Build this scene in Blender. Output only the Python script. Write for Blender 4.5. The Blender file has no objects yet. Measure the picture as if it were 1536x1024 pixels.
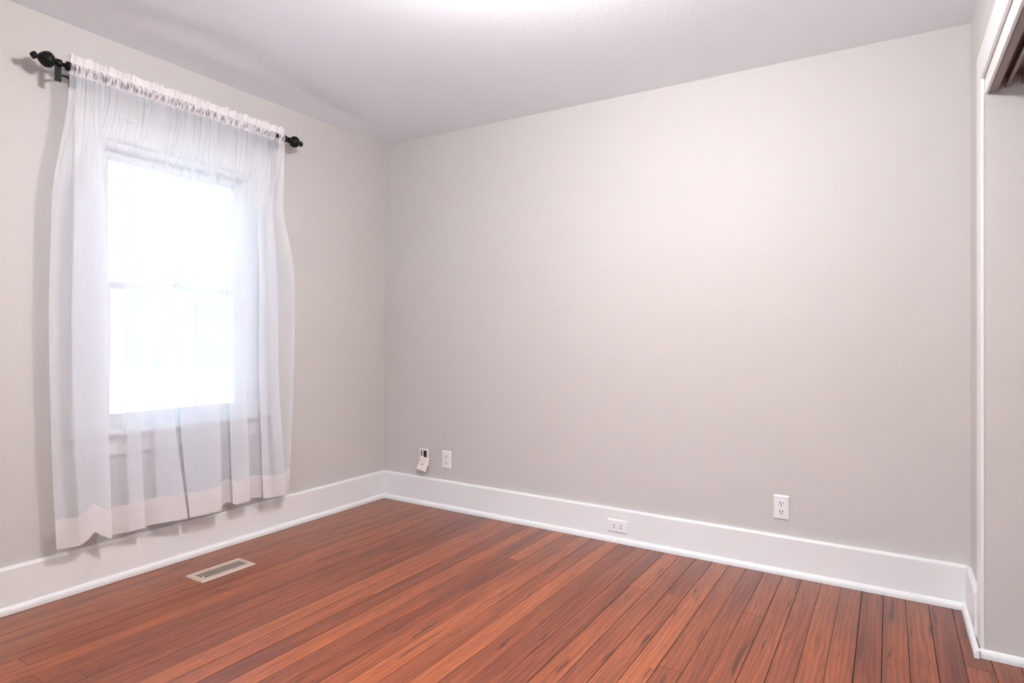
import bpy, bmesh, math, random
from mathutils import Vector, Matrix

# ------------------------------------------------------------------ camera, world, exposure
S = bpy.context.scene
COL = S.collection
PI = math.pi
W, H = 3.266, 2.44            # room width, ceiling height (back left corner of the floor is the origin)
FRONT = -3.42                 # wall behind the photographer

def camera():
    f, yaw, pitch, roll = 920.478, -0.550584, 0.012403, 0.009263
    cy, sy, cp, sp, cr, sr = math.cos(yaw), math.sin(yaw), math.cos(pitch), math.sin(pitch), math.cos(roll), math.sin(roll)
    fw = Vector((sy*cp, cy*cp, sp)); r = Vector((cy, -sy, 0)); u = r.cross(fw)
    r2 = cr*r + sr*u; u2 = -sr*r + cr*u
    cam = bpy.data.cameras.new('camera'); o = bpy.data.objects.new('camera', cam); COL.objects.link(o)
    m = Matrix((r2, u2, -fw)).transposed().to_4x4(); m.translation = Vector((2.97591, -3.1748, 1.10805))
    o.matrix_world = m
    cam.sensor_width = 36; cam.lens = f/1536*36; cam.shift_y = -17.79/1536; cam.clip_start = 0.02
    S.camera = o
camera()

S.view_settings.view_transform = 'Standard'; S.view_settings.look = 'None'
S.view_settings.gamma = 1; S.view_settings.use_curve_mapping = False
S.view_settings.exposure = 0.70

SKY_HORIZON, SKY_HIGH = 1.05, 9.0
LAMP_STRENGTH = 180.0
LAMP_POS = (2.08, -1.80)
wd = bpy.data.worlds.new('overcast_sky'); S.world = wd; wd.use_nodes = True
def overcast():                 # overcast sky: hazy pale horizon, brighter cloud higher up
    nt = wd.node_tree; L = nt.links.new; bg = nt.nodes['Background']
    tc = nt.nodes.new('ShaderNodeTexCoord'); sx = nt.nodes.new('ShaderNodeSeparateXYZ'); L(tc.outputs['Generated'], sx.inputs[0])
    mr = nt.nodes.new('ShaderNodeMapRange'); mr.interpolation_type = 'SMOOTHSTEP'
    mr.inputs['From Min'].default_value = 0.20; mr.inputs['From Max'].default_value = 0.52
    mr.inputs['To Min'].default_value = SKY_HORIZON; mr.inputs['To Max'].default_value = SKY_HIGH
    L(sx.outputs['Z'], mr.inputs['Value']); L(mr.outputs[0], bg.inputs['Strength'])
    bg.inputs['Color'].default_value = (0.68, 0.84, 1.0, 1)
overcast()
pl = bpy.data.lights.new('window_portal', 'AREA'); pl.shape = 'RECTANGLE'; pl.size = 0.8; pl.size_y = 1.3
pl.cycles.is_portal = True
po = bpy.data.objects.new('window_portal', pl); COL.objects.link(po); po.location = (-0.17, -1.435, 1.3)
po.rotation_euler = (0, -PI/2, 0)
p2 = bpy.data.lights.new('fill_window_portal', 'AREA'); p2.shape = 'RECTANGLE'; p2.size = 1.45; p2.size_y = 1.3  # portal of the added fill window behind the camera
p2.cycles.is_portal = True
po = bpy.data.objects.new('fill_window_portal', p2); COL.objects.link(po); po.location = (1.875, FRONT-0.12, 1.4)
po.rotation_euler = (PI/2, 0, 0)
S.cycles.transparent_max_bounces = 32

# ------------------------------------------------------------------ materials
def mat(name):
    m = bpy.data.materials.new(name); m.use_nodes = True; nt = m.node_tree
    return m, nt, nt.nodes['Principled BSDF'], nt.nodes['Material Output']
def N(nt, kind, **kw):
    n = nt.nodes.new(kind)
    for k, v in kw.items():
        if k in n.inputs: n.inputs[k].default_value = v
        else: setattr(n, k, v)
    return n
def simple(name, col, rough=0.5, metal=0.0, bump=0.0, scale=200, spec=None, var=0.04):
    m, nt, b, out = mat(name)
    b.inputs['Roughness'].default_value = rough; b.inputs['Metallic'].default_value = metal
    if spec is not None: b.inputs['Specular IOR Level'].default_value = spec
    tc = N(nt, 'ShaderNodeTexCoord'); nz = N(nt, 'ShaderNodeTexNoise', Scale=scale, Detail=3.0)
    nt.links.new(tc.outputs['Object'], nz.inputs['Vector'])
    n2 = N(nt, 'ShaderNodeTexNoise', Scale=2.3, Detail=2.0); nt.links.new(tc.outputs['Object'], n2.inputs['Vector'])
    mx = N(nt, 'ShaderNodeMix', data_type='RGBA')
    mx.inputs[6].default_value = (*[c*(1-var) for c in col], 1); mx.inputs[7].default_value = (*[min(1, c*(1+var)) for c in col], 1)
    nt.links.new(n2.outputs['Fac'], mx.inputs[0]); nt.links.new(mx.outputs[2], b.inputs['Base Color'])
    if bump:
        bp = N(nt, 'ShaderNodeBump', Strength=bump, Distance=0.003)
        nt.links.new(nz.outputs['Fac'], bp.inputs['Height']); nt.links.new(bp.outputs['Normal'], b.inputs['Normal'])
    return m

M_WALL = simple('warm_grey_wall_paint', (0.575, 0.55, 0.537), 0.6, bump=0.22, scale=120, var=0.015)
M_CEIL = simple('daylight_tinted_ceiling_paint', (0.89, 0.93, 0.99), 0.85, bump=0.4, scale=140, var=0.015)  # cool tint of window daylight mixed into the white paint
M_TRIM = simple('white_trim_paint', (0.79, 0.78, 0.785), 0.35, bump=0.06, scale=60, var=0.015)
M_BLACK = simple('black_iron', (0.004, 0.004, 0.0045), 0.45, 0.0, bump=0.1, scale=300, spec=0.22, var=0.2)
M_PLATE = simple('white_plastic', (0.82, 0.80, 0.81), 0.35, var=0.01)
M_BEIGE = simple('almond_plastic', (0.80, 0.72, 0.70), 0.4, var=0.02)
M_SLOT = simple('dark_slot', (0.03, 0.02, 0.025), 0.7)
M_HOLE = simple('dark_hole', (0.012, 0.006, 0.006), 0.9)
M_REG = simple('tan_register_metal', (0.52, 0.40, 0.33), 0.45, 0.0, bump=0.05, var=0.06)
M_DUCT = simple('duct_dark', (0.012, 0.010, 0.009), 0.8)
M_TRACK = simple('brown_track_metal', (0.26, 0.20, 0.19), 0.4, 0.3, var=0.08)
M_BRASS = simple('sash_lock_metal', (0.35, 0.33, 0.30), 0.4, 0.6)
M_GRASS = simple('pale_ground', (0.32, 0.33, 0.32), 0.9, bump=0.5, scale=40, var=0.25)
M_SUB = simple('dark_subfloor', (0.018, 0.008, 0.005), 0.9)

def sheer(name, opac, tint):
    m, nt, b, out = mat(name)
    nt.nodes.remove(b)
    tr = N(nt, 'ShaderNodeBsdfTransparent'); df = N(nt, 'ShaderNodeBsdfDiffuse'); tl = N(nt, 'ShaderNodeBsdfTranslucent')
    tr.inputs['Color'].default_value = (1, 1, 1, 1)
    df.inputs['Color'].default_value = (*tint, 1); tl.inputs['Color'].default_value = (*tint, 1)
    a = N(nt, 'ShaderNodeMixShader', Fac=0.14); nt.links.new(df.outputs[0], a.inputs[1]); nt.links.new(tl.outputs[0], a.inputs[2])
    tc = N(nt, 'ShaderNodeTexCoord'); mp = N(nt, 'ShaderNodeMapping'); mp.inputs['Scale'].default_value = (60, 60, 3)
    nz = N(nt, 'ShaderNodeTexNoise', Scale=3.0, Detail=2.0)
    nt.links.new(tc.outputs['Object'], mp.inputs[0]); nt.links.new(mp.outputs[0], nz.inputs['Vector'])
    rg = N(nt, 'ShaderNodeMapRange'); rg.inputs['To Min'].default_value = opac-0.02; rg.inputs['To Max'].default_value = opac+0.02
    nt.links.new(nz.outputs['Fac'], rg.inputs['Value'])
    mx = N(nt, 'ShaderNodeMixShader'); nt.links.new(rg.outputs[0], mx.inputs[0])
    nt.links.new(tr.outputs[0], mx.inputs[1]); nt.links.new(a.outputs[0], mx.inputs[2]); nt.links.new(mx.outputs[0], out.inputs['Surface'])
    return m
M_SHEER = sheer('sheer_voile', 0.43, (0.86, 0.89, 0.955))  # blue of the daylight behind put into the cloth tint
M_SHEER2 = sheer('sheer_voile_folded', 0.66, (0.90, 0.87, 0.89))  # pinkish lamp light put into the tint of the same cloth

def pocket_mat():
    m = sheer('gathered_rod_pocket', 0.5, (0.90, 0.86, 0.89)); nt = m.node_tree
    mp = [n for n in nt.nodes if n.bl_idname == 'ShaderNodeMapping'][0]; mp.inputs['Scale'].default_value = (4, 75, 9)
    rg = [n for n in nt.nodes if n.bl_idname == 'ShaderNodeMapRange'][0]
    rg.inputs['From Min'].default_value = 0.36; rg.inputs['From Max'].default_value = 0.60; rg.inputs['To Min'].default_value = 0.22; rg.inputs['To Max'].default_value = 0.95
    return m
M_POCKET = pocket_mat()
M_RUFFLE = sheer('gathered_ruffle', 0.86, (0.92, 0.87, 0.90))
def glass():
    m, nt, b, out = mat('window_glass'); nt.nodes.remove(b)
    tr = N(nt, 'ShaderNodeBsdfTransparent'); tr.inputs['Color'].default_value = (0.96, 0.98, 0.97, 1)
    gl = N(nt, 'ShaderNodeBsdfGlossy', Roughness=0.02); fr = N(nt, 'ShaderNodeFresnel', IOR=1.45)
    mx = N(nt, 'ShaderNodeMixShader'); nt.links.new(fr.outputs[0], mx.inputs[0]); nt.links.new(tr.outputs[0], mx.inputs[1])
    nt.links.new(gl.outputs[0], mx.inputs[2]); nt.links.new(mx.outputs[0], out.inputs['Surface'])
    return m
M_GLASS = glass()

def lamp_glass():
    m, nt, b, out = mat('lit_lamp_glass')
    b.inputs['Base Color'].default_value = (0.9, 0.9, 0.88, 1)
    b.inputs['Emission Color'].default_value = (1.0, 0.965, 0.94, 1); b.inputs['Emission Strength'].default_value = LAMP_STRENGTH
    return m
M_LAMP = lamp_glass()

def floor_mat():
    m, nt, b, out = mat('red_brown_wood_planks'); L = nt.links.new
    at = N(nt, 'ShaderNodeAttribute', attribute_name='tone')
    sp = N(nt, 'ShaderNodeSeparateColor'); L(at.outputs['Color'], sp.inputs[0])
    tc = N(nt, 'ShaderNodeTexCoord')
    off = N(nt, 'ShaderNodeCombineXYZ'); k = N(nt, 'ShaderNodeMath', operation='MULTIPLY'); k.inputs[1].default_value = 37.0
    L(sp.outputs[1], k.inputs[0]); L(k.outputs[0], off.inputs[1]); L(k.outputs[0], off.inputs[2])
    ad = N(nt, 'ShaderNodeVectorMath', operation='ADD'); L(tc.outputs['Object'], ad.inputs[0]); L(off.outputs[0], ad.inputs[1])
    def noise(scale_xyz, detail, rough=0.55, dist=0.0):
        mp = N(nt, 'ShaderNodeMapping'); mp.inputs['Scale'].default_value = scale_xyz; L(ad.outputs[0], mp.inputs[0])
        nz = N(nt, 'ShaderNodeTexNoise', Scale=1.0, Detail=detail, Roughness=rough, Distortion=dist); L(mp.outputs[0], nz.inputs['Vector'])
        return nz
    grain = noise((85, 7, 1), 5.0, 0.68, 0.4)
    broad = noise((16, 1.1, 1), 3.0, 0.5, 0.6)
    # flat sawn figure: rings of a stretched distance field
    mp = N(nt, 'ShaderNodeMapping'); mp.inputs['Scale'].default_value = (1, 0.09, 1); L(ad.outputs[0], mp.inputs[0])
    wv = N(nt, 'ShaderNodeTexWave', wave_type='BANDS', bands_direction='X', Scale=17.0, Distortion=13.0, Detail=3.0)
    wv.inputs['Detail Scale'].default_value = 0.9; L(mp.outputs[0], wv.inputs['Vector'])
    c1 = N(nt, 'ShaderNodeMix', data_type='RGBA')
    c1.inputs[6].default_value = (0.112, 0.023, 0.0135, 1); c1.inputs[7].default_value = (0.345, 0.094, 0.034, 1)
    # plank tone + broad variation
    a1 = N(nt, 'ShaderNodeMath', operation='MULTIPLY_ADD'); L(broad.outputs['Fac'], a1.inputs[0]); a1.inputs[1].default_value = 1.1; a1.inputs[2].default_value = -0.55
    a2 = N(nt, 'ShaderNodeMath', operation='ADD', use_clamp=True); L(a1.outputs[0], a2.inputs[0]); L(sp.outputs[0], a2.inputs[1])
    L(a2.outputs[0], c1.inputs[0])
    g2 = N(nt, 'ShaderNodeMapRange'); L(grain.outputs['Fac'], g2.inputs['Value'])
    g2.inputs['From Min'].default_value = 0.3; g2.inputs['From Max'].default_value = 0.7; g2.inputs['To Min'].default_value = 0.78; g2.inputs['To Max'].default_value = 1.15
    w2 = N(nt, 'ShaderNodeMapRange'); L(wv.outputs['Fac'], w2.inputs['Value']); w2.inputs['To Min'].default_value = 0.82; w2.inputs['To Max'].default_value = 1.10
    mm = N(nt, 'ShaderNodeMath', operation='MULTIPLY'); L(g2.outputs[0], mm.inputs[0]); L(w2.outputs[0], mm.inputs[1])
    c2 = N(nt, 'ShaderNodeVectorMath', operation='SCALE'); L(c1.outputs[2], c2.inputs[0]); L(mm.outputs[0], c2.inputs['Scale'])
    # old dark streaks and stains
    st = noise((38, 3.2, 1), 3.0, 0.6, 0.3)
    s2 = N(nt, 'ShaderNodeMapRange'); L(st.outputs['Fac'], s2.inputs['Value']); s2.inputs['From Min'].default_value = 0.625; s2.inputs['From Max'].default_value = 0.70
    s3 = N(nt, 'ShaderNodeMath', operation='MULTIPLY'); L(s2.outputs[0], s3.inputs[0]); s3.inputs[1].default_value = 0.75
    c3 = N(nt, 'ShaderNodeMix', data_type='RGBA'); c3.inputs[7].default_value = (0.045, 0.014, 0.010, 1)
    L(s3.outputs[0], c3.inputs[0]); L(c2.outputs[0], c3.inputs[6])
    L(c3.outputs[2], b.inputs['Base Color'])
    r = N(nt, 'ShaderNodeMapRange'); L(grain.outputs['Fac'], r.inputs['Value']); r.inputs['To Min'].default_value = 0.34; r.inputs['To Max'].default_value = 0.50
    b.inputs['Specular IOR Level'].default_value = 0.1
    L(r.outputs[0], b.inputs['Roughness'])
    b.inputs['Coat Weight'].default_value = 0.65; b.inputs['Coat Roughness'].default_value = 0.27; b.inputs['Coat IOR'].default_value = 1.55
    bp = N(nt, 'ShaderNodeBump', Strength=0.25, Distance=0.001); L(grain.outputs['Fac'], bp.inputs['Height']); L(bp.outputs['Normal'], b.inputs['Normal'])
    return m
M_FLOOR = floor_mat()

# ------------------------------------------------------------------ mesh helpers
def obj(name, bm, material, parent=None, smooth=False, bevel=0.0, seg=2):
    me = bpy.data.meshes.new(name)
    bmesh.ops.recalc_face_normals(bm, faces=bm.faces[:])
    bm.to_mesh(me); bm.free()
    for m in (material if isinstance(material, (list, tuple)) else [material]): me.materials.append(m)
    if smooth:
        for p in me.polygons: p.use_smooth = True
    o = bpy.data.objects.new(name, me); COL.objects.link(o)
    if parent is not None: o.parent = parent
    if bevel:
        b = o.modifiers.new('bevel', 'BEVEL'); b.width = bevel; b.segments = seg; b.limit_method = 'ANGLE'
    return o
def box(bm, x0, x1, y0, y1, z0, z1, f=None):
    vs = [bm.verts.new(Vector(f(Vector(c)) if f else c)) for c in
          ((x0,y0,z0),(x1,y0,z0),(x1,y1,z0),(x0,y1,z0),(x0,y0,z1),(x1,y0,z1),(x1,y1,z1),(x0,y1,z1))]
    for q in ((0,3,2,1),(4,5,6,7),(0,1,5,4),(1,2,6,5),(2,3,7,6),(3,0,4,7)): bm.faces.new([vs[i] for i in q])
def boxes(*bs, f=None):
    bm = bmesh.new()
    for b in bs: box(bm, *b, f=f)
    return bm
def prism(bm, prof, a, b, axis, f=None):
    """extrude a closed 2-D profile from a to b along axis ('x','y' or 'z')"""
    def P(u, v, t):
        p = {'x': (t, u, v), 'y': (u, t, v), 'z': (u, v, t)}[axis]
        return Vector(f(Vector(p)) if f else p)
    A = [bm.verts.new(P(u, v, a)) for u, v in prof]; B = [bm.verts.new(P(u, v, b)) for u, v in prof]
    n = len(prof)
    for i in range(n): bm.faces.new((A[i], A[(i+1) % n], B[(i+1) % n], B[i]))
    bm.faces.new(A[::-1]); bm.faces.new(B)
def lathe(bm, prof, origin, axis, seg=32):
    """prof: (distance along axis, radius)"""
    ax = Vector(axis).normalized(); t = Vector((0, 0, 1)) if abs(ax.z) < 0.9 else Vector((1, 0, 0))
    e1 = ax.cross(t).normalized(); e2 = ax.cross(e1); o = Vector(origin); rings = []
    for d, r in prof:
        if r < 1e-6: rings.append([bm.verts.new(o + ax*d)])
        else: rings.append([bm.verts.new(o + ax*d + r*(math.cos(2*PI*k/seg)*e1 + math.sin(2*PI*k/seg)*e2)) for k in range(seg)])
    for A, B in zip(rings, rings[1:]):
        for k in range(seg):
            j = (k+1) % seg
            if len(A) == 1 and len(B) == 1: continue
            if len(A) == 1: bm.faces.new((A[0], B[j], B[k]))
            elif len(B) == 1: bm.faces.new((A[k], A[j], B[0]))
            else: bm.faces.new((A[k], A[j], B[j], B[k]))
    for R in (rings[0], rings[-1]):
        if len(R) > 1: bm.faces.new(R)
def tube(bm, pts, r, seg=10):
    pts = [Vector(p) for p in pts]; rings = []
    for i, p in enumerate(pts):
        d = (pts[min(i+1, len(pts)-1)] - pts[max(i-1, 0)]).normalized()
        t = Vector((0, 0, 1)) if abs(d.z) < 0.9 else Vector((1, 0, 0))
        a = d.cross(t).normalized(); c = d.cross(a)
        rings.append([bm.verts.new(p + r*(math.cos(2*PI*k/seg)*a + math.sin(2*PI*k/seg)*c)) for k in range(seg)])
    for A, B in zip(rings, rings[1:]):
        for k in range(seg): bm.faces.new((A[k], A[(k+1) % seg], B[(k+1) % seg], B[k]))
    bm.faces.new(rings[0]); bm.faces.new(rings[-1])
def thing(name, label, cat, loc=(0, 0, 0), group=None):
    o = bpy.data.objects.new(name, None); COL.objects.link(o); o.location = loc; o.empty_display_size = 0.05
    o['label'] = label; o['category'] = cat
    if group: o['group'] = group
    return o
def struct(o, label=None):
    o['kind'] = 'structure'
    if label: o['label'] = label
    return o
def lean(v):                    # the old left wall leans outward a little towards the ceiling
    return Vector((v.x - 0.0103*v.z, v.y, v.z))

# ------------------------------------------------------------------ floor
rnd = random.Random(11); CROWN = 0.0003
def build_floor():
    bm = bmesh.new(); tone = bm.loops.layers.float_color.new('tone')
    def plank(x0, x1, y0, y1, t):
        z0, z1, c = -0.006, 0.0, rnd.choice([0.0003, 0.0003, 0.0005, 0.0009])
        v = lambda x, y, z: bm.verts.new((x, y, z))
        b = [v(x0,y0,z0), v(x1,y0,z0), v(x1,y1,z0), v(x0,y1,z0)]
        NS = 6; fs = []                        # old boards are slightly crowned
        xx = [x0] + [x0+c + (x1-x0-2*c)*k/NS for k in range(NS+1)] + [x1]
        zz = [z1-c-CROWN] + [z1 - CROWN*(2*k/NS-1)**2 for k in range(NS+1)] + [z1-c-CROWN]
        A = [v(x, y0, z) for x, z in zip(xx, zz)]; B = [v(x, y1, z) for x, z in zip(xx, zz)]
        for k in range(len(xx)-1): fs.append(bm.faces.new((A[k], A[k+1], B[k+1], B[k]))); fs[-1].material_index = 1 if k in (0, len(xx)-2) else 0
        fs.append(bm.faces.new((b[0], A[0], B[0], b[3]))); fs.append(bm.faces.new((b[1], b[2], B[-1], A[-1])))
        fs.append(bm.faces.new([b[0], b[1]] + A[::-1])); fs.append(bm.faces.new([b[3]] + B + [b[2]]))
        for f in fs:
            for l in f.loops: l[tone] = t
    pitch = 0.0808
    joints = {2.53: [-0.538], 2.215: [-0.525], 2.34: [-1.123], 1.99: [-0.545], 0.455: [-2.257], 0.615: [-2.277], 1.39: [-0.545],
              0.54: [-0.49], 3.25: [-0.56, -1.6]}
    fixed = {0.45: 0.55, 0.62: 0.5, 0.94: 0.75, 1.10: 0.3, 2.27: 0.80, 2.35: 0.45, 2.60: 0.62, 2.68: 0.55, 2.76: 0.62, 2.84: 0.50, 2.91: 0.28, 3.00: 0.40, 3.08: 0.58, 3.16: 0.22, 3.24: 0.35,
             2.03: 0.78, 2.11: 0.45, 1.87: 0.40, 1.79: 0.35, 1.63: 0.45, 1.22: 0.72, 1.30: 0.38}
    i = 0
    x1 = 3.2 + 9*pitch
    while x1 > -0.03:
        x0 = x1 - pitch; xc = (x0+x1)/2
        ys = [FRONT-0.02]
        js = [j for k, v in joints.items() if abs(k-xc) < pitch/2 for j in v]
        if not js: js = [rnd.uniform(-3.2, -1.9)] if rnd.random() < 0.6 else []
        elif rnd.random() < 0.5: js = js + [min(js) - rnd.uniform(1.3, 1.9)]
        ys = sorted(set([FRONT-0.02] + [j for j in js if j > FRONT+0.1] + [0.02]))
        base = [v for k, v in fixed.items() if abs(k-xc) < pitch/2]
        gap = rnd.choice([0.0004, 0.0005, 0.0008, 0.0012])
        for ya, yb in zip(ys, ys[1:]):
            t = base[0] if base else min(0.9, max(0.12, rnd.gauss(0.52, 0.22)))
            if yb < 0: t = min(0.9, max(0.15, t + rnd.uniform(-0.2, 0.2)))
            plank(x0+gap, x1-gap, ya+0.0007, yb-0.0007, (t, rnd.random(), rnd.random(), 1))
        x1 = x0; i += 1
    n = len(bm.faces)
    box(bm, -0.05, 3.98, FRONT-0.02, 0.02, -0.03, -0.0055)
    bm.faces.ensure_lookup_table()
    for f in bm.faces[n:]: f.material_index = 1
    return struct(obj('floor', bm, [M_FLOOR, M_SUB]), 'red brown narrow plank wood floor with a satin sheen')
build_floor()

# ------------------------------------------------------------------ ceiling (slightly wavy plaster along the left wall)
def ceil_z(x, y):
    w = 0.20 + 0.17*math.exp(-((y+1.45)/0.55)**2); t = max(0.0, x)/w
    k = 1/(1+math.exp((y+0.45)/0.12))          # the wave dies out towards the back corner
    A = 0.010
    if t >= 0.8:
        q = max(0.0, min(1.0, (1.5-t)/0.7)); g = A*q*q*(3-2*q)
    else: g = A*(1.5*t/0.8 - 0.5)
    return H + g*k
bm = bmesh.new(); NX, NY = 120, 60
xs = [-0.06 + 0.8*i/90 for i in range(91)] + [0.74 + 3.24*i/24 for i in range(1, 25)]
ys = [FRONT-0.1 + (0.12-FRONT)*j/NY for j in range(NY+1)]
gv = [[bm.verts.new((x, y, ceil_z(x, y))) for x in xs] for y in ys]
for j in range(NY):
    for i in range(len(xs)-1): bm.faces.new((gv[j][i], gv[j][i+1], gv[j+1][i+1], gv[j+1][i]))
tp = [[bm.verts.new((x, y, H+0.12)) for x in (-0.06, 3.98)] for y in (FRONT-0.1, 0.02)]
bm.faces.new((tp[0][0], tp[0][1], tp[1][1], tp[1][0]))
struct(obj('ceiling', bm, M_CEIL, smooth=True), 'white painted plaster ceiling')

# ------------------------------------------------------------------ walls
T = 0.13
WY0, WY1, WZ0, WZ1 = -1.825, -1.045, 0.66, 1.985      # window opening
struct(obj('wall_left', boxes((-T, 0, FRONT-0.1, WY0, -0.03, H+0.06), (-T, 0, WY1, 0.1, -0.03, H+0.06),
       (-T, 0, WY0, WY1, -0.03, WZ0), (-T, 0, WY0, WY1, WZ1, H+0.06), f=lean), M_WALL), 'warm grey painted wall with the curtained window')
struct(obj('wall_back', boxes((-0.03, W+0.7, 0, 0.1, -0.03, H+0.06)), M_WALL), 'broad warm grey painted wall facing the camera')
OY0, OY1, OZ = -2.30, -0.452, 2.045                   # closet opening
struct(obj('wall_right', boxes((W, W+0.11, OY1, 0.0, -0.03, H+0.06), (W, W+0.11, OY0, OY1, OZ, H+0.06),
       (W, W+0.11, FRONT-0.1, OY0, -0.03, H+0.06)), M_WALL), 'narrow strip of grey wall beside the closet opening')
X2, X3 = 1.15, 2.60  # sides of the hole for the added fill window
struct(obj('wall_front', boxes((-0.05, X2, FRONT-0.1, FRONT, -0.03, H+0.06), (X3, W+0.7, FRONT-0.1, FRONT, -0.03, H+0.06),
       (X2, X3, FRONT-0.1, FRONT, -0.03, 0.75), (X2, X3, FRONT-0.1, FRONT, 2.05, H+0.06)), M_WALL))
struct(obj('wall_closet', boxes((W+0.11, W+0.70, OY1, 0.0, -0.03, H+0.06), (W+0.62, W+0.70, OY0-0.1, OY1, -0.03, H+0.06),
       (W+0.11, W+0.70, OY0-0.1, OY0, -0.03, H+0.06)), M_WALL), 'grey plaster side wall inside the closet')

# ------------------------------------------------------------------ baseboards with shoe moulding
BH, BT, SH = 0.181, 0.018, 0.033
def base_prof(s=1):
    return [(0, 0), (BT, 0), (BT, BH-0.010), (BT-0.003, BH-0.003), (BT-0.008, BH), (0, BH)]
def shoe_prof():
    pts = [(BT, 0), (SH, 0)]
    for k in range(1, 7):
        a = PI/2*k/6; pts.append((BT + (SH-BT)*math.cos(a), 0.006 + 0.022*math.sin(a)))
    return pts
def leanx(v): return lean(v)
bm = bmesh.new(); prism(bm, base_prof(), FRONT, -BT*0, 'y', f=lean)
bl = struct(obj('baseboard_left', bm, M_TRIM), 'tall white baseboard below the curtain')
bm = bmesh.new(); prism(bm, shoe_prof(), FRONT, -BT, 'y'); obj('shoe_moulding', bm, M_TRIM, bl, smooth=False)
bm = bmesh.new(); prism(bm, [(-u, v) for u, v in base_prof()], BT*0.5, W-BT*0.5, 'x')
bb = struct(obj('baseboard_back', bm, M_TRIM), 'tall white baseboard along the broad back wall')
bm = bmesh.new(); prism(bm, [(-u, v) for u, v in shoe_prof()], BT, W-BT, 'x'); obj('shoe_moulding', bm, M_TRIM, bb)
bm = bmesh.new(); prism(bm, [(W-u, v) for u, v in base_prof()], -0.335, -BT, 'y')
br = struct(obj('baseboard_right', bm, M_TRIM), 'short white baseboard between corner and closet casing')
bm = bmesh.new(); prism(bm, [(W-u, v) for u, v in shoe_prof()], -0.476, -BT, 'y')
prism(bm, [(OY1-(u-BT), v) for u, v in shoe_prof()], W-BT, W+0.62, 'x')
obj('shoe_moulding', bm, M_TRIM, br)
bm = bmesh.new(); prism(bm, [(FRONT+u, v) for u, v in base_prof()], BT, W, 'x'); struct(obj('baseboard_front', bm, M_TRIM))

# ------------------------------------------------------------------ closet casing, fascia, track
CT = 0.012
bm = bmesh.new()
box(bm, W-CT, W, -OY1*-1, -0.335, 0.0, OZ+0.0)
box(bm, W-CT, W, OY0-0.12, -0.335, OZ, OZ+0.112)
box(bm, W-CT, W, OY0-0.12, OY0, 0.0, OZ)
struct(obj('trim_1', bm, M_TRIM, bevel=0.003), 'white flat casing around the closet opening')
bm = boxes((W, W+0.010, OY0, OY1, 1.985, OZ+0.01))
struct(obj('trim_2', bm, M_TRIM, bevel=0.002), 'white fascia board hiding the sliding door track')
trk = thing('closet_door_track', 'brown metal sliding door track under the closet header', 'door track', (W+0.05, (OY0+OY1)/2, 1.99))
def child_at(o, parent): o.location = -parent.location; return o
def track_part(name, *bs):
    return child_at(obj(name, boxes(*bs), M_TRACK, trk, bevel=0.0015), trk)
y0, y1 = OY0+0.005, OY1-0.004
track_part('top_plate', (W+0.012, W+0.105, y0, y1, 2.036, 2.045))
track_part('front_flange', (W+0.012, W+0.0165, y0, y1, 1.996, 2.036), (W+0.012, W+0.035, y0, y1, 1.988, 1.996))
track_part('centre_flange', (W+0.060, W+0.064, y0, y1, 2.000, 2.036), (W+0.056, W+0.068, y0, y1, 1.997, 2.001))
track_part('rear_flange', (W+0.100, W+0.105, y0, y1, 1.998, 2.036))

# ------------------------------------------------------------------ window_1
win = struct(bpy.data.objects.new('window_1', None), 'double hung white window behind the sheer curtain'); COL.objects.link(win)
win.location = (0, -1.435, 0.68)
def wpart(name, bm, m, parent=None, bevel=0.003):
    o = obj(name, bm, m, win if parent is None else parent, bevel=bevel)
    if parent is None: o.location = -win.location
    return o
fy0, fy1 = WY0, WY1
wpart('jamb_frame', boxes((-T-0.01, 0.0, fy0, fy0+0.03, WZ0, WZ1), (-T-0.01, 0.0, fy1-0.03, fy1, WZ0, WZ1),
      (-T-0.01, 0.0, fy0+0.03, fy1-0.03, WZ1-0.03, WZ1), (-T-0.03, -0.03, fy0+0.03, fy1-0.03, WZ0-0.01, WZ0+0.02), f=lean), M_TRIM)
wpart('side_casing', boxes((0.0, 0.02, fy0-0.10, fy0+0.005, WZ0+0.02, WZ1), f=lean), M_TRIM)
wpart('side_casing', boxes((0.0, 0.02, fy1-0.005, fy1+0.10, WZ0+0.02, WZ1), f=lean), M_TRIM)
wpart('head_casing', boxes((0.0, 0.021, fy0-0.10, fy1+0.10, WZ1-0.003, WZ1+0.095), (0.0, 0.036, fy0-0.115, fy1+0.115, WZ1+0.095, WZ1+0.113), f=lean), M_TRIM)
wpart('stool', boxes((-0.04, 0.056, fy0-0.115, fy1+0.10, WZ0-0.006, WZ0+0.018), f=lean), M_TRIM, bevel=0.006)
wpart('apron', boxes((0.0, 0.017, fy0-0.09, fy1+0.085, WZ0-0.10, WZ0-0.006), f=lean), M_TRIM)
def sash(name, x0, x1, z0, z1, bot, top):
    a, b = fy0+0.03, fy1-0.03; st = 0.045
    s = wpart(name, boxes((x0, x1, a, a+st, z0, z1), (x0, x1, b-st, b, z0, z1), (x0, x1, a+st, b-st, z0, z0+bot), (x0, x1, a+st, b-st, z1-top, z1), f=lean), M_TRIM)
    xc = (x0+x1)/2
    obj('pane', boxes((xc-0.002, xc+0.002, a+st-0.005, b-st+0.005, z0+bot-0.005, z1-top+0.005), f=lean), M_GLASS, s)
    return s
ls = sash('lower_sash', -0.062, -0.028, WZ0+0.02, 1.345, 0.062, 0.033)
us = sash('upper_sash', -0.100, -0.066, 1.312, WZ1-0.03, 0.033, 0.05)
bm = boxes((-0.058, -0.030, -1.465, -1.405, 1.345, 1.352), (-0.052, -0.036, -1.450, -1.420, 1.352, 1.364), f=lean)
obj('sash_lock', bm, M_BRASS, ls, bevel=0.002)

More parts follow.
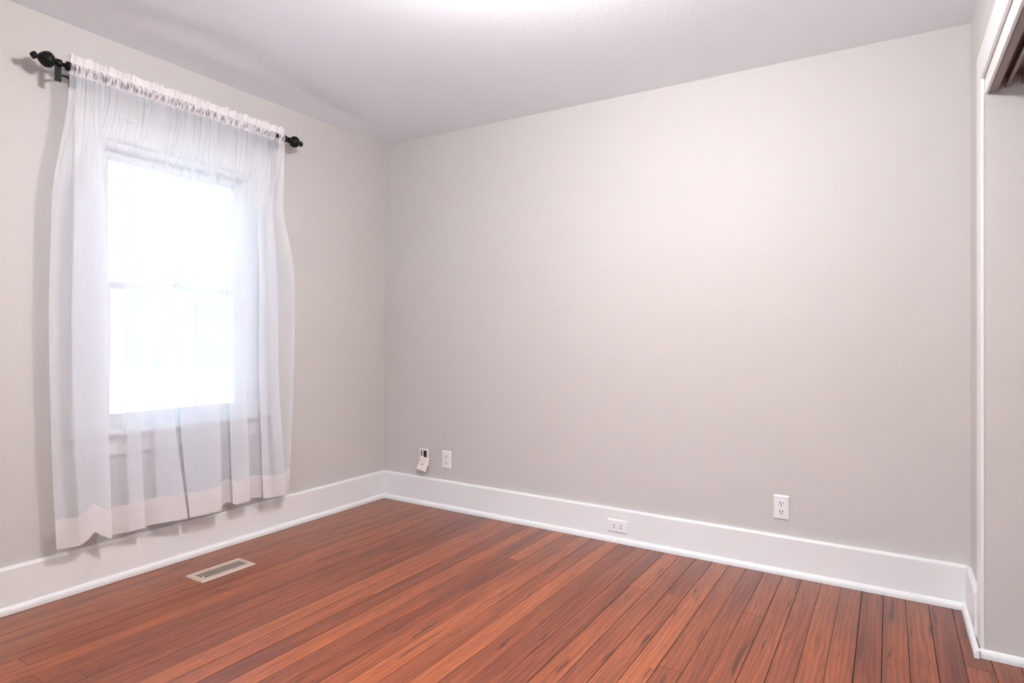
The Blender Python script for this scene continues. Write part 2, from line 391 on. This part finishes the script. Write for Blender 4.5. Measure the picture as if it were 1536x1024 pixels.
w2 = struct(bpy.data.objects.new('fill_window', None), 'added unseen window behind the camera for fill daylight'); COL.objects.link(w2); w2.location = (1.875, FRONT-0.05, 0.75)  # unseen window, added only to bring more daylight into the room
def w2part(name, bm, m): o = obj(name, bm, m, w2); o.location = -w2.location; return o
w2part('window_frame', boxes((X2, X2+.04, FRONT-0.09, FRONT-0.03, 0.75, 2.05), (X3-.04, X3, FRONT-0.09, FRONT-0.03, 0.75, 2.05), (X2+.04, X3-.04, FRONT-0.09, FRONT-0.03, 0.75, 0.82),
       (X2+.04, X3-.04, FRONT-0.09, FRONT-0.03, 1.99, 2.05), (X2+.04, X3-.04, FRONT-0.09, FRONT-0.03, 1.38, 1.42)), M_TRIM)
w2part('pane', boxes((X2+.04, X3-.04, FRONT-0.062, FRONT-0.058, 0.82, 1.99)), M_GLASS)
# ground outside
gr = obj('ground', boxes((-30, 30, -25, 18, -0.75, -0.7)), M_GRASS); struct(gr, 'pale bright ground outside the window')

# ------------------------------------------------------------------ curtain rod
RX, RZ = 0.095, 2.206
rod = thing('curtain_rod', 'black iron curtain rod with turned urn finials above the window', 'curtain rod', (RX, -1.44, RZ))
def rpart(name, bm, smooth=True, bevel=0):
    o = obj(name, bm, M_BLACK, rod, smooth=smooth, bevel=bevel); o.location = -rod.location; return o
bm = bmesh.new(); lathe(bm, [(0, 0.0085), (1.14, 0.0085)], (RX, -2.045, RZ), (0, 1, 0), 20); rpart('pole', bm)
def finial(y, s):
    prof = [(0, 0.011), (0.004, 0.0155), (0.010, 0.0165), (0.015, 0.012), (0.018, 0.0095), (0.022, 0.013)]
    for k in range(1, 15):                                    # urn body
        t = k/15; prof.append((0.022 + 0.058*t, 0.012 + 0.022*math.sin(PI*(t**0.85))**0.8 - 0.004*t))
    prof += [(0.080, 0.0075), (0.083, 0.0085), (0.086, 0.013), (0.091, 0.0155), (0.096, 0.014), (0.101, 0.009), (0.105, 0.004), (0.107, 0)]
    bm = bmesh.new(); lathe(bm, prof, (RX, y, RZ), (0, s, 0), 32); return rpart('finial', bm)
finial(-2.021, -1); finial(-0.912, 1)
bm = bmesh.new(); lathe(bm, [(0, 0.012), (0.002, 0.0185), (0.010, 0.0195), (0.014, 0.0185), (0.016, 0.012)], (RX, -2.003, RZ), (0, 1, 0), 24); rpart('collar', bm)
bm = bmesh.new(); lathe(bm, [(0, 0.012), (0.002, 0.0185), (0.010, 0.0195), (0.014, 0.0185), (0.016, 0.012)], (RX, -0.938, RZ), (0, 1, 0), 24); rpart('collar', bm)
for yb, d in ((-2.029, 0.10), (-0.985, -0.05)):
    bm = bmesh.new()
    lathe(bm, [(0, 0.010), (0.001, 0.0165), (0.016, 0.0165), (0.017, 0.010)], (RX, yb-0.008, RZ), (0, 1, 0), 24)
    box(bm, RX-0.006, RX+0.002, yb-0.011, yb+0.011, RZ-0.074, RZ-0.008)
    tube(bm, [(RX-0.004, yb, RZ-0.045), (0.04, yb+d*0.5, RZ-0.025), (-0.014, yb+d, RZ-0.015)], 0.005)
    box(bm, -0.024, -0.016, yb+d-0.014, yb+d+0.014, RZ-0.045, RZ+0.015)
    rpart('bracket', bm, smooth=False)

# ------------------------------------------------------------------ sheer curtain
# fabric path across the hem: (place across the hem, distance of the layer from the wall)
PATH = [(84,.100),(100,.094),(122,.106),(145,.113),(164,.120),(145,.103),(121,.088),(150,.078),(175,.080),(200,.092),(216,.106),
        (206,.096),(197,.086),(220,.082),(245,.094),(262,.104),(279,.112),(262,.098),(239,.084),(262,.076),(292,.074),
        (309,.078),(296,.093),(283,.106),(306,.117),(330,.112),(318,.098),(305,.084),(322,.074),(340,.074),(362,.080),(357,.090),
        (348,.104),(360,.114),(373,.110),(366,.096),(359,.084),(378,.078),(396,.083),(408,.090),(400,.100),(393,.110),(410,.118),(427,.112),(422,.096),(417,.084),(428,.080),(441,.076)]
TB = [(84,-2.006),(121,-1.917),(164,-1.806),(198,-1.712),(214,-1.666),(240,-1.589),(278,-1.468),(283,-1.452),(330,-1.289),(348,-1.222),(372,-1.129),(393,-1.045),(427,-0.899),(440,-0.858)]
TM = [-2.048,-1.963,-1.839,-1.752,-1.707,-1.630,-1.584,-1.537,-1.320,-1.269,-1.170,-1.091,-0.978,-0.839]
TU = [-2.045,-1.961,-1.862,-1.793,-1.760,-1.674,-1.611,-1.558,-1.332,-1.277,-1.186,-1.111,-1.020,-0.925]
KX = [a for a, b in TB]
def interp(x, X, Y):
    if x <= X[0]: return Y[0] + (x-X[0])*(Y[1]-Y[0])/(X[1]-X[0])
    for i in range(len(X)-1):
        if x <= X[i+1]: return Y[i] + (x-X[i])*(Y[i+1]-Y[i])/(X[i+1]-X[i])
    return Y[-1] + (x-X[-1])*(Y[-1]-Y[-2])/(X[-1]-X[-2])
def catmull(P, sub):
    out = []
    for i in range(len(P)-1):
        p0, p1, p2, p3 = P[max(i-1, 0)], P[i], P[i+1], P[min(i+2, len(P)-1)]
        for k in range(sub):
            t = k/sub
            out.append(tuple(0.5*((2*b) + (-a+c)*t + (2*a-5*b+4*c-d)*t*t + (-a+3*b-3*c+d)*t**3) for a, b, c, d in zip(p0, p1, p2, p3)))
    out.append(P[-1]); return out
CP = catmull(PATH, 14); NC = len(CP)
# arc length along the fabric, 0..1
arc = [0]
for a, b in zip(CP, CP[1:]): arc.append(arc[-1] + math.hypot((a[0]-b[0])*0.0027, a[1]-b[1]))
UU = [a/arc[-1] for a in arc]
cr = random.Random(5)
_yb = [interp(a[0], KX, [b for q, b in TB]) for a in CP]
def _soft(i, r=46):
    tot = w = 0.0
    for k in range(-2*r, 2*r+1):
        j = min(NC-1, max(0, i+k)); g = math.exp(-(k/r)**2); tot += g*(_yb[j] + (0.0015*(i+k-j))); w += g
    return tot/w
_ys = [_soft(i) for i in range(NC)]
for i in range(1, NC): _ys[i] = max(_ys[i], _ys[i-1]+0.0003)
VV = [0.55*(y-_ys[0])/(_ys[-1]-_ys[0]) + 0.45*u for y, u in zip(_ys, UU)]
PH = [cr.uniform(0, 2*PI) for _ in range(12)]
def smooth(a, b, x):
    t = max(0.0, min(1.0, (x-a)/(b-a))); return t*t*(3-2*t)
HEMX = [84, 100, 118, 130, 140, 150, 163, 175, 190, 216, 240, 279, 330, 345, 352, 372, 385, 393, 427, 441]
HEMZ = [.229, .224, .222, .240, .268, .245, .222, .226, .224, .230, .229, .224, .222, .246, .232, .235, .236, .228, .218, .232]
def curtain_point(i, z):
    px, d = CP[i]; u = UU[i]
    yb, ym, yu = interp(px, KX, [b for a, b in TB]), interp(px, KX, TM), interp(px, KX, TU)
    if z < 1.294: t = (z-0.229)/(1.294-0.229); y = yb + (ym-yb)*math.sin(PI/2*max(0, min(1, t))) if t > 0 else yb
    elif z < 1.779: t = (z-1.294)/(1.779-1.294); y = ym + (yu-ym)*(1-math.cos(PI/2*t))
    else: y = yu
    w = smooth(1.62, 2.14, z)                       # 0: long folds, 1: small gathers on the rod
    v = VV[i]; top = -1.992 + 1.052*v + 0.004*math.sin(2*PI*58*u + PH[0])
    if z > 2.17: top = -1.992 + 1.052*v + 0.0015*math.sin(2*PI*58*u) + (-0.0 + (z-2.17)*0.12)*(1-2*u)*0.6
    y = y*(1-w) + top*w
    gath = 0.5 + 0.5*math.sin(2*PI*57*u + 2.2*math.sin(2*PI*7*u + PH[1]) + PH[2])
    mid = math.sin(2*PI*21*u + PH[3])*0.0045*smooth(1.5, 1.95, z)
    x = d*(1-w) + (RX + 0.012 + 0.005*gath + mid)*w
    x += 0.0025*math.sin(9*z + 14*u*PI)*(1-w)*smooth(0.2, 0.7, z)
    return x, y
def sheet(zlist_fn, m, n_rows, name, parent, dx=0.0, ripple=None):
    bm = bmesh.new(); G = []
    for r in range(n_rows+1):
        row = []
        for i in range(NC):
            z = zlist_fn(i, r/n_rows); x, y = curtain_point(i, z)
            x += dx
            if ripple: x, z = ripple(i, x, z)
            row.append(bm.verts.new((x, y, z)))
        G.append(row)
    for r in range(n_rows):
        for i in range(NC-1): bm.faces.new((G[r][i], G[r][i+1], G[r+1][i+1], G[r+1][i]))
    o = obj(name, bm, m, parent, smooth=True); o.location = -parent.location
    return o
cur = thing('sheer_curtain', 'sheer white gathered curtain hanging from the black rod over the window', 'curtain', (0.1, -1.44, 0.22))
hemz = lambda i: interp(CP[i][0], HEMX, HEMZ)
HEM = 0.122
sheet(lambda i, t: hemz(i) + HEM + (2.178-hemz(i)-HEM)*t, M_SHEER, 110, 'panel', cur)
sheet(lambda i, t: hemz(i) + HEM*t, M_SHEER2, 10, 'hem', cur)['label'] = 'doubled more opaque bottom hem'
# rod pocket: front and back layers round the pole, then the standing ruffle
def pocket_front(i, x, z):
    return x, z
def build_header():
    bm = bmesh.new()
    ZS = [2.178, 2.184, 2.190, 2.197, 2.205, 2.213, 2.219, 2.224, 2.232, 2.241, 2.250, 2.259]
    for side in (1, -1):
        G = []
        for z0 in ZS:
            row = []
            for i in range(NC):
                u = UU[i]; x, y = curtain_point(i, min(z0, 2.215))
                g = 0.5 + 0.5*math.sin(2*PI*57*u + 2.2*math.sin(2*PI*7*u + PH[1]) + PH[2])
                off = max(0.0, 1-((z0-RZ)/0.019)**2)**0.5*0.0115 + 0.0015
                gg = g if side > 0 else 1-g
                xx = RX + side*(off + 0.009*gg)
                if z0 > 2.222:
                    k = (z0-2.222)/0.037
                    xx = RX + side*(0.0015 + 0.006*k) + (0.004+0.004*k)*math.sin(2*PI*38*u + 2.6*math.sin(2*PI*9*u) + side*0.8)
                z = z0 + (0.0022*math.sin(2*PI*29*u + 3*math.sin(2*PI*5*u) + PH[5]) + 0.002*math.sin(2*PI*11*u + PH[7]) + 0.0015*math.sin(2*PI*71*u + PH[6]))*smooth(2.22, 2.259, z0)
                row.append(bm.verts.new((xx, y, z)))
            G.append(row)
        for r in range(len(ZS)-1):
            for i in range(NC-1): bm.faces.new((G[r][i], G[r][i+1], G[r+1][i+1], G[r+1][i])).material_index = 0 if r < 7 else 1
    o = obj('ruffled_header', bm, [M_POCKET, M_RUFFLE], cur, smooth=True); o.location = -cur.location
    o['label'] = 'gathered rod pocket and standing ruffle'
build_header()

# ------------------------------------------------------------------ electrical plates
def rounded(w, h, r, n=6):
    pts = []
    for cx, cz, a0 in ((w/2-r, h/2-r, 0), (-w/2+r, h/2-r, PI/2), (-w/2+r, -h/2+r, PI), (w/2-r, -h/2+r, 3*PI/2)):
        for k in range(n+1): a = a0 + PI/2*k/n; pts.append((cx + r*math.cos(a), cz + r*math.sin(a)))
    return pts
def plate_bm(w, h, d):
    bm = bmesh.new(); lo, mi, hi = rounded(w, h, 0.003), rounded(w-0.001, h-0.001, 0.003), rounded(w-0.011, h-0.011, 0.003)
    L = [[bm.verts.new((x, -y, z)) for x, z in p] for p, y in ((lo, 0), (mi, d*0.45), (hi, d))]
    n = len(lo)
    for A, B in zip(L, L[1:]):
        for i in range(n): bm.faces.new((A[i], A[(i+1) % n], B[(i+1) % n], B[i]))
    bm.faces.new(L[-1]); bm.faces.new(L[0]); return bm
def outlet(label, loc, horizontal=False, ground=True, group=None, w=0.070, h=0.114):
    t = thing('electrical_outlet', label, 'outlet', loc, group)
    if horizontal: t.rotation_euler = (0, PI/2, 0)
    obj('cover_plate', plate_bm(w, h, 0.0065), M_PLATE, t)
    for s in (1, -1):
        bm = bmesh.new(); pr = rounded(0.034, 0.028, 0.011); prism(bm, [(x, z+s*0.0195) for x, z in pr], -0.0078, -0.0055, 'y')
        r = obj('receptacle', bm, M_PLATE, t, bevel=0.0006)
        zc = s*0.0195 + 0.003
        for dx, hh in ((-0.0064, 0.0095), (0.0064, 0.008)):
            obj('slot', boxes((dx-0.0019, dx+0.0019, -0.0081, -0.0070, zc-hh/2, zc+hh/2)), M_SLOT, r)
        if ground:
            bm = bmesh.new(); lathe(bm, [(0, 0.0031), (0.0012, 0.0031)], (0, -0.0081, s*0.0195-0.0078), (0, 1, 0), 14); obj('ground_hole', bm, M_SLOT, r)
    bm = bmesh.new(); lathe(bm, [(0, 0.0033), (0.0008, 0.003), (0.0009, 0)], (0, -0.0058, 0), (0, -1, 0), 14); obj('screw', bm, M_PLATE, t)
    return t
outlet('white upright wall outlet near the corner, right of the open jack box', (0.541, 0, 0.313))
outlet('white upright wall outlet standing alone near the right end of back wall', (2.542, 0, 0.311))
outlet('white sideways outlet set in the tall white baseboard', (1.7225, -BT, 0.0885), True, False)

# loose low-voltage jack plate hanging off its bracket
jk = thing('cable_jack_box', 'almond wall jack plate hanging crooked below its dark open wall bracket near corner', 'wall jack', (0.355, 0, 0.29))
bm = bmesh.new()
box(bm, -0.034, -0.026, -0.010, 0, -0.035, 0.076); box(bm, 0.026, 0.034, -0.010, 0, -0.035, 0.076)
box(bm, -0.026, 0.026, -0.010, 0, 0.064, 0.076); box(bm, -0.026, 0.026, -0.010, 0, -0.035, -0.020)
box(bm, -0.014, -0.006, -0.009, 0, -0.020, 0.064)
obj('mounting_bracket', bm, M_PLATE, jk, bevel=0.001)
obj('opening', boxes((-0.026, 0.026, -0.0015, 0, -0.020, 0.064)), M_HOLE, jk)  # flat dark sheet stands in for the shade inside the box
pp = obj('jack_plate', plate_bm(0.076, 0.090, 0.007), M_BEIGE, jk)
pp.location = (0.008, -0.022, -0.022); pp.rotation_euler = (math.radians(-17), math.radians(9), 0)
pp['label'] = 'almond plate tilted out from wall'
bm = bmesh.new(); lathe(bm, [(0, 0.0065), (0.003, 0.006), (0.003, 0.0035), (0.0, 0.0035)], (0.0, -0.0068, -0.003), (0, -1, 0), 18)
obj('jack_ring', bm, M_BRASS, pp)
bm = bmesh.new(); lathe(bm, [(0, 0.003), (0.001, 0.0025), (0.0011, 0)], (0.003, -0.0068, -0.026), (0, -1, 0), 12); obj('screw', bm, M_BRASS, pp)
bm = bmesh.new(); tube(bm, [(0.024, -0.006, 0.0), (0.044, -0.016, -0.015), (0.052, -0.012, -0.045), (0.046, -0.005, -0.072), (0.038, -0.003, -0.082)], 0.0022, 8)
obj('wire', bm, M_PLATE, jk, smooth=True)

# ------------------------------------------------------------------ floor register
rg = thing('floor_register', 'tan metal floor vent register with dark slats set by the left wall', 'floor vent', (0.303, -1.412, 0.0))
LX, LY = 0.135, 0.274
bm = bmesh.new()
prof = lambda a: None
fl = 0.022
def frame_ring(bm, o, i, z0, z1, lip):
    """bevelled rectangular frame between outer half sizes o and inner half sizes i"""
    def rect(hx, hy, z): return [bm.verts.new(c) for c in ((-hx,-hy,z),(hx,-hy,z),(hx,hy,z),(-hx,hy,z))]
    R = [rect(o[0], o[1], z0), rect(o[0]-lip, o[1]-lip, z1), rect(i[0], i[1], z1), rect(i[0], i[1], z0)]
    for A, B in zip(R, R[1:]):
        for k in range(4): bm.faces.new((A[k], A[(k+1) % 4], B[(k+1) % 4], B[k]))
frame_ring(bm, (LX/2, LY/2), (LX/2-fl-0.008, LY/2-fl), 0.0004, 0.006, 0.006)
obj('frame', bm, M_REG, rg)
obj('duct_shade_plate', boxes((-LX/2+fl+0.008, LX/2-fl-0.008, -LY/2+fl, LY/2-fl, 0.0003, 0.0008)), M_DUCT, rg)  # thin black plate stands in for the shade down the duct
bm = bmesh.new(); ns = 18; span = LY-2*fl
for k in range(ns):
    y = -span/2 + span*(k+0.5)/ns
    A = [(y-0.0022, 0.0034), (y+0.0016, 0.0028), (y+0.0022, 0.0050), (y-0.0012, 0.0056)]
    prism(bm, A, -LX/2+fl+0.008, LX/2-fl-0.008, 'x')
obj('louvre_grille', bm, M_REG, rg)
obj('damper_lever', boxes((0.020, 0.028, -span/2+0.006, -span/2+0.012, 0.001, 0.0085)), M_PLATE, rg, bevel=0.001)

# ------------------------------------------------------------------ ceiling lamp (above the frame)
lp = thing('ceiling_light', 'round flush ceiling light with a white glass dome', 'ceiling light', (LAMP_POS[0], LAMP_POS[1], H))
bm = bmesh.new(); lathe(bm, [(0, 0.07), (0.012, 0.072), (0.020, 0.03), (0.026, 0.012), (0.090, 0.012)], (0, 0, 0), (0, 0, -1), 40); obj('base', bm, M_PLATE, lp, smooth=False)
bm = bmesh.new(); lathe(bm, [(0.085, 0.0)] + [(0.085 + 0.065*(1-math.cos(PI*k/16)), 0.125*math.sin(PI*k/16)) for k in range(1, 16)] + [(0.215, 0.0)], (0, 0, 0), (0, 0, -1), 40)
obj('glass_dome', bm, M_LAMP, lp, smooth=True)
